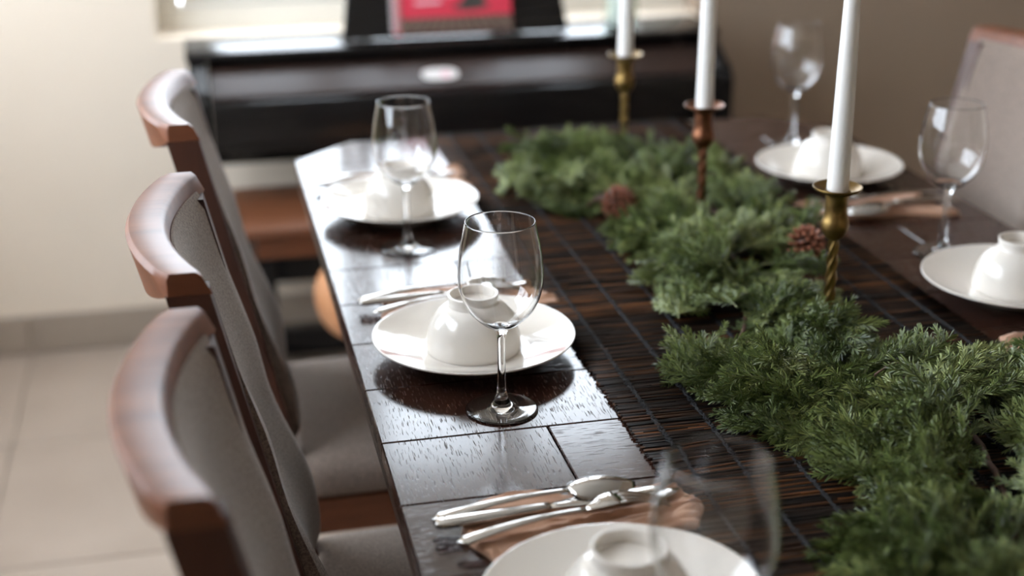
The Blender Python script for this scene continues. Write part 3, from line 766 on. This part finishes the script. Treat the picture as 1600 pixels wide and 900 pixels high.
# music rest: slightly reclined black board
def rec(x, s, off=0.0, y0=3.214, z0=.793, lean=.20):
    # point on the reclined board: x along the piano, s up the board, off towards the room
    return (x, y0+s*math.sin(lean)-off*math.cos(lean), z0+s*math.cos(lean)+off*math.sin(lean))
def board(name, mat, poly, o0, o1, parent, bevel=0):
    m = MB(); n = len(poly)
    m.add([rec(x, s, o1) for x, s in poly]+[rec(x, s, o0) for x, s in poly],
          [tuple(range(n)), tuple(range(2*n-1, n-1, -1))]+[(i, n+i, n+(i+1) % n, (i+1) % n) for i in range(n)])
    return m.build(name, mat, parent, bevel=bevel)
pz(board('music_rest', MT['black'], [(.324, 0), (.852, 0), (.842, .06), (.828, .15), (.81, .18), (.37, .18), (.346, .15), (.334, .06)], 0, .012, piano, .003))
pz(board('rest_ledge', MT['black'], [(.34, .0005), (.84, .0005), (.84, .006), (.34, .006)], .0125, .026, piano, .002))
book = thing('music_book', 'red spiral-bound music book standing on the black piano rest', 'book', (.58, 3.2, .80))
def bz(o): o.matrix_parent_inverse = Matrix.Translation((-.58, -3.2, -.80)); return o
BX0, BX1 = .443, .716
bz(board('pages', MT['sticker'], [(BX0+.004, .0075), (BX1-.001, .0075), (BX1-.001, .199), (BX0+.004, .199)], .013, .021, book))
cv = bz(board('cover', MT['red'], [(BX0, .007), (BX1, .007), (BX1, .20), (BX0, .20)], .0212, .0222, book))
def pr(name, mat, poly, o=.0226): return board(name, mat, poly, .0222, o, cv)
pr('floor_print', MT['bprint'], [(BX0+.016, .0075), (BX1-.0005, .0075), (BX1-.0005, .043), (BX0+.012, .041)])
for k in range(15):
    t = -1+2*k/14; xa = .585+.085*t; xb = .585+.150*t
    xa, xb = max(BX0+.016, min(BX1-.006, xa+.03*t)), max(BX0+.014, min(BX1-.004, xb))
    pr('line_print', MT['lprint'], [(xb-.0011, .012), (xb+.0011, .012), (xa+.0006, .0405), (xa-.0006, .0405)], .0229)
pr('grand_piano_print', MT['dgrey'], [(.580, .060), (.606, .055), (.640, .057), (.665, .062), (.664, .068), (.652, .071), (.655, .090), (.650, .118), (.632, .120), (.618, .098), (.598, .072), (.580, .066)])
pr('title_print', MT['pink'], [(.492, .071), (.553, .073), (.553, .081), (.492, .079)])
m = MB(); m.tube([rec(.569+.012*math.cos(a), .103+.013*math.sin(a), .0228) for a in [i*2*PI/20 for i in range(21)]], .0030, 6); m.build('title_letter', MT['pink'], cv, smooth=True)
for k in range(23):
    s = .014+k*.0079; m = MB()
    m.tube([rec(BX0+.006+.012*math.cos(a), s+.0008*math.sin(a), .0185+.0085*math.sin(a)) for a in [i*2*PI/12 for i in range(13)]], .0019, 5)
    bz(m.build('binding_ring', MT['wire'], book, smooth=True))

bench = thing('piano_bench', 'brown wooden piano bench with black legs in front of the piano', 'bench', (.42, 3.0, 0))
def nz(o): o.matrix_parent_inverse = Matrix.Translation((-.42, -3.0, 0)); return o
m = MB(); m.box(.055, .80, 2.85, 3.17, .455, .478); nz(m.build('bench_top', MT['bench'], bench, bevel=.006, angle=.6))
for b in ((.09, .765, 2.868, 2.888, .405, .455), (.09, .765, 3.132, 3.152, .405, .455), (.09, .11, 2.888, 3.132, .405, .455), (.745, .765, 2.888, 3.132, .405, .455)):
    m = MB(); m.box(*b); nz(m.build('apron', MT['bench'], bench, bevel=.003))
for lx in (.085, .73):
    for ly in (2.866, 3.112):
        m = MB(); m.box(lx, lx+.042, ly, ly+.042, 0, .405); nz(m.build('leg', MT['black'], bench, bevel=.004))
stool = thing('round_stool', 'small round tan padded stool half hidden under the table end', 'stool', (.350, 2.665, 0))
m = MB(); m.lathe(smooth_prof([(0, .318), (.10, .318), (.140, .330), (.158, .372), (.155, .415), (.125, .448), (.07, .457), (0, .459)], 5), 48); m.build('cushion', MT['tan'], stool, smooth=True)
for k in range(4):
    a = PI/4+k*PI/2; m = MB(); m.tube([(.085*math.cos(a), .085*math.sin(a), .320), (.13*math.cos(a), .13*math.sin(a), 0)], [.015, .011], 10); m.build('leg', MT['tdark'], stool, angle=.8)

jar = thing('glass_jar', 'small clear glass jar with a white filling on the piano top', 'jar', (.985, 3.225, .7922))
m = MB(); m.lathe(smooth_prof([(0, 0), (.030, 0), (.037, .010), (.040, .045), (.036, .085), (.030, .100)], 4)+smooth_prof([(.0285, .100), (.034, .085), (.038, .045), (.035, .011), (.029, .004), (0, .004)], 4), 40); m.build('jar_wall', MT['jar'], jar, smooth=True)
m = MB(); m.lathe(smooth_prof([(0, .006), (.020, .006), (.027, .02), (.029, .045), (.026, .075), (.012, .092), (0, .094)], 4), 32); m.build('white_filling', MT['wax'], jar, smooth=True)
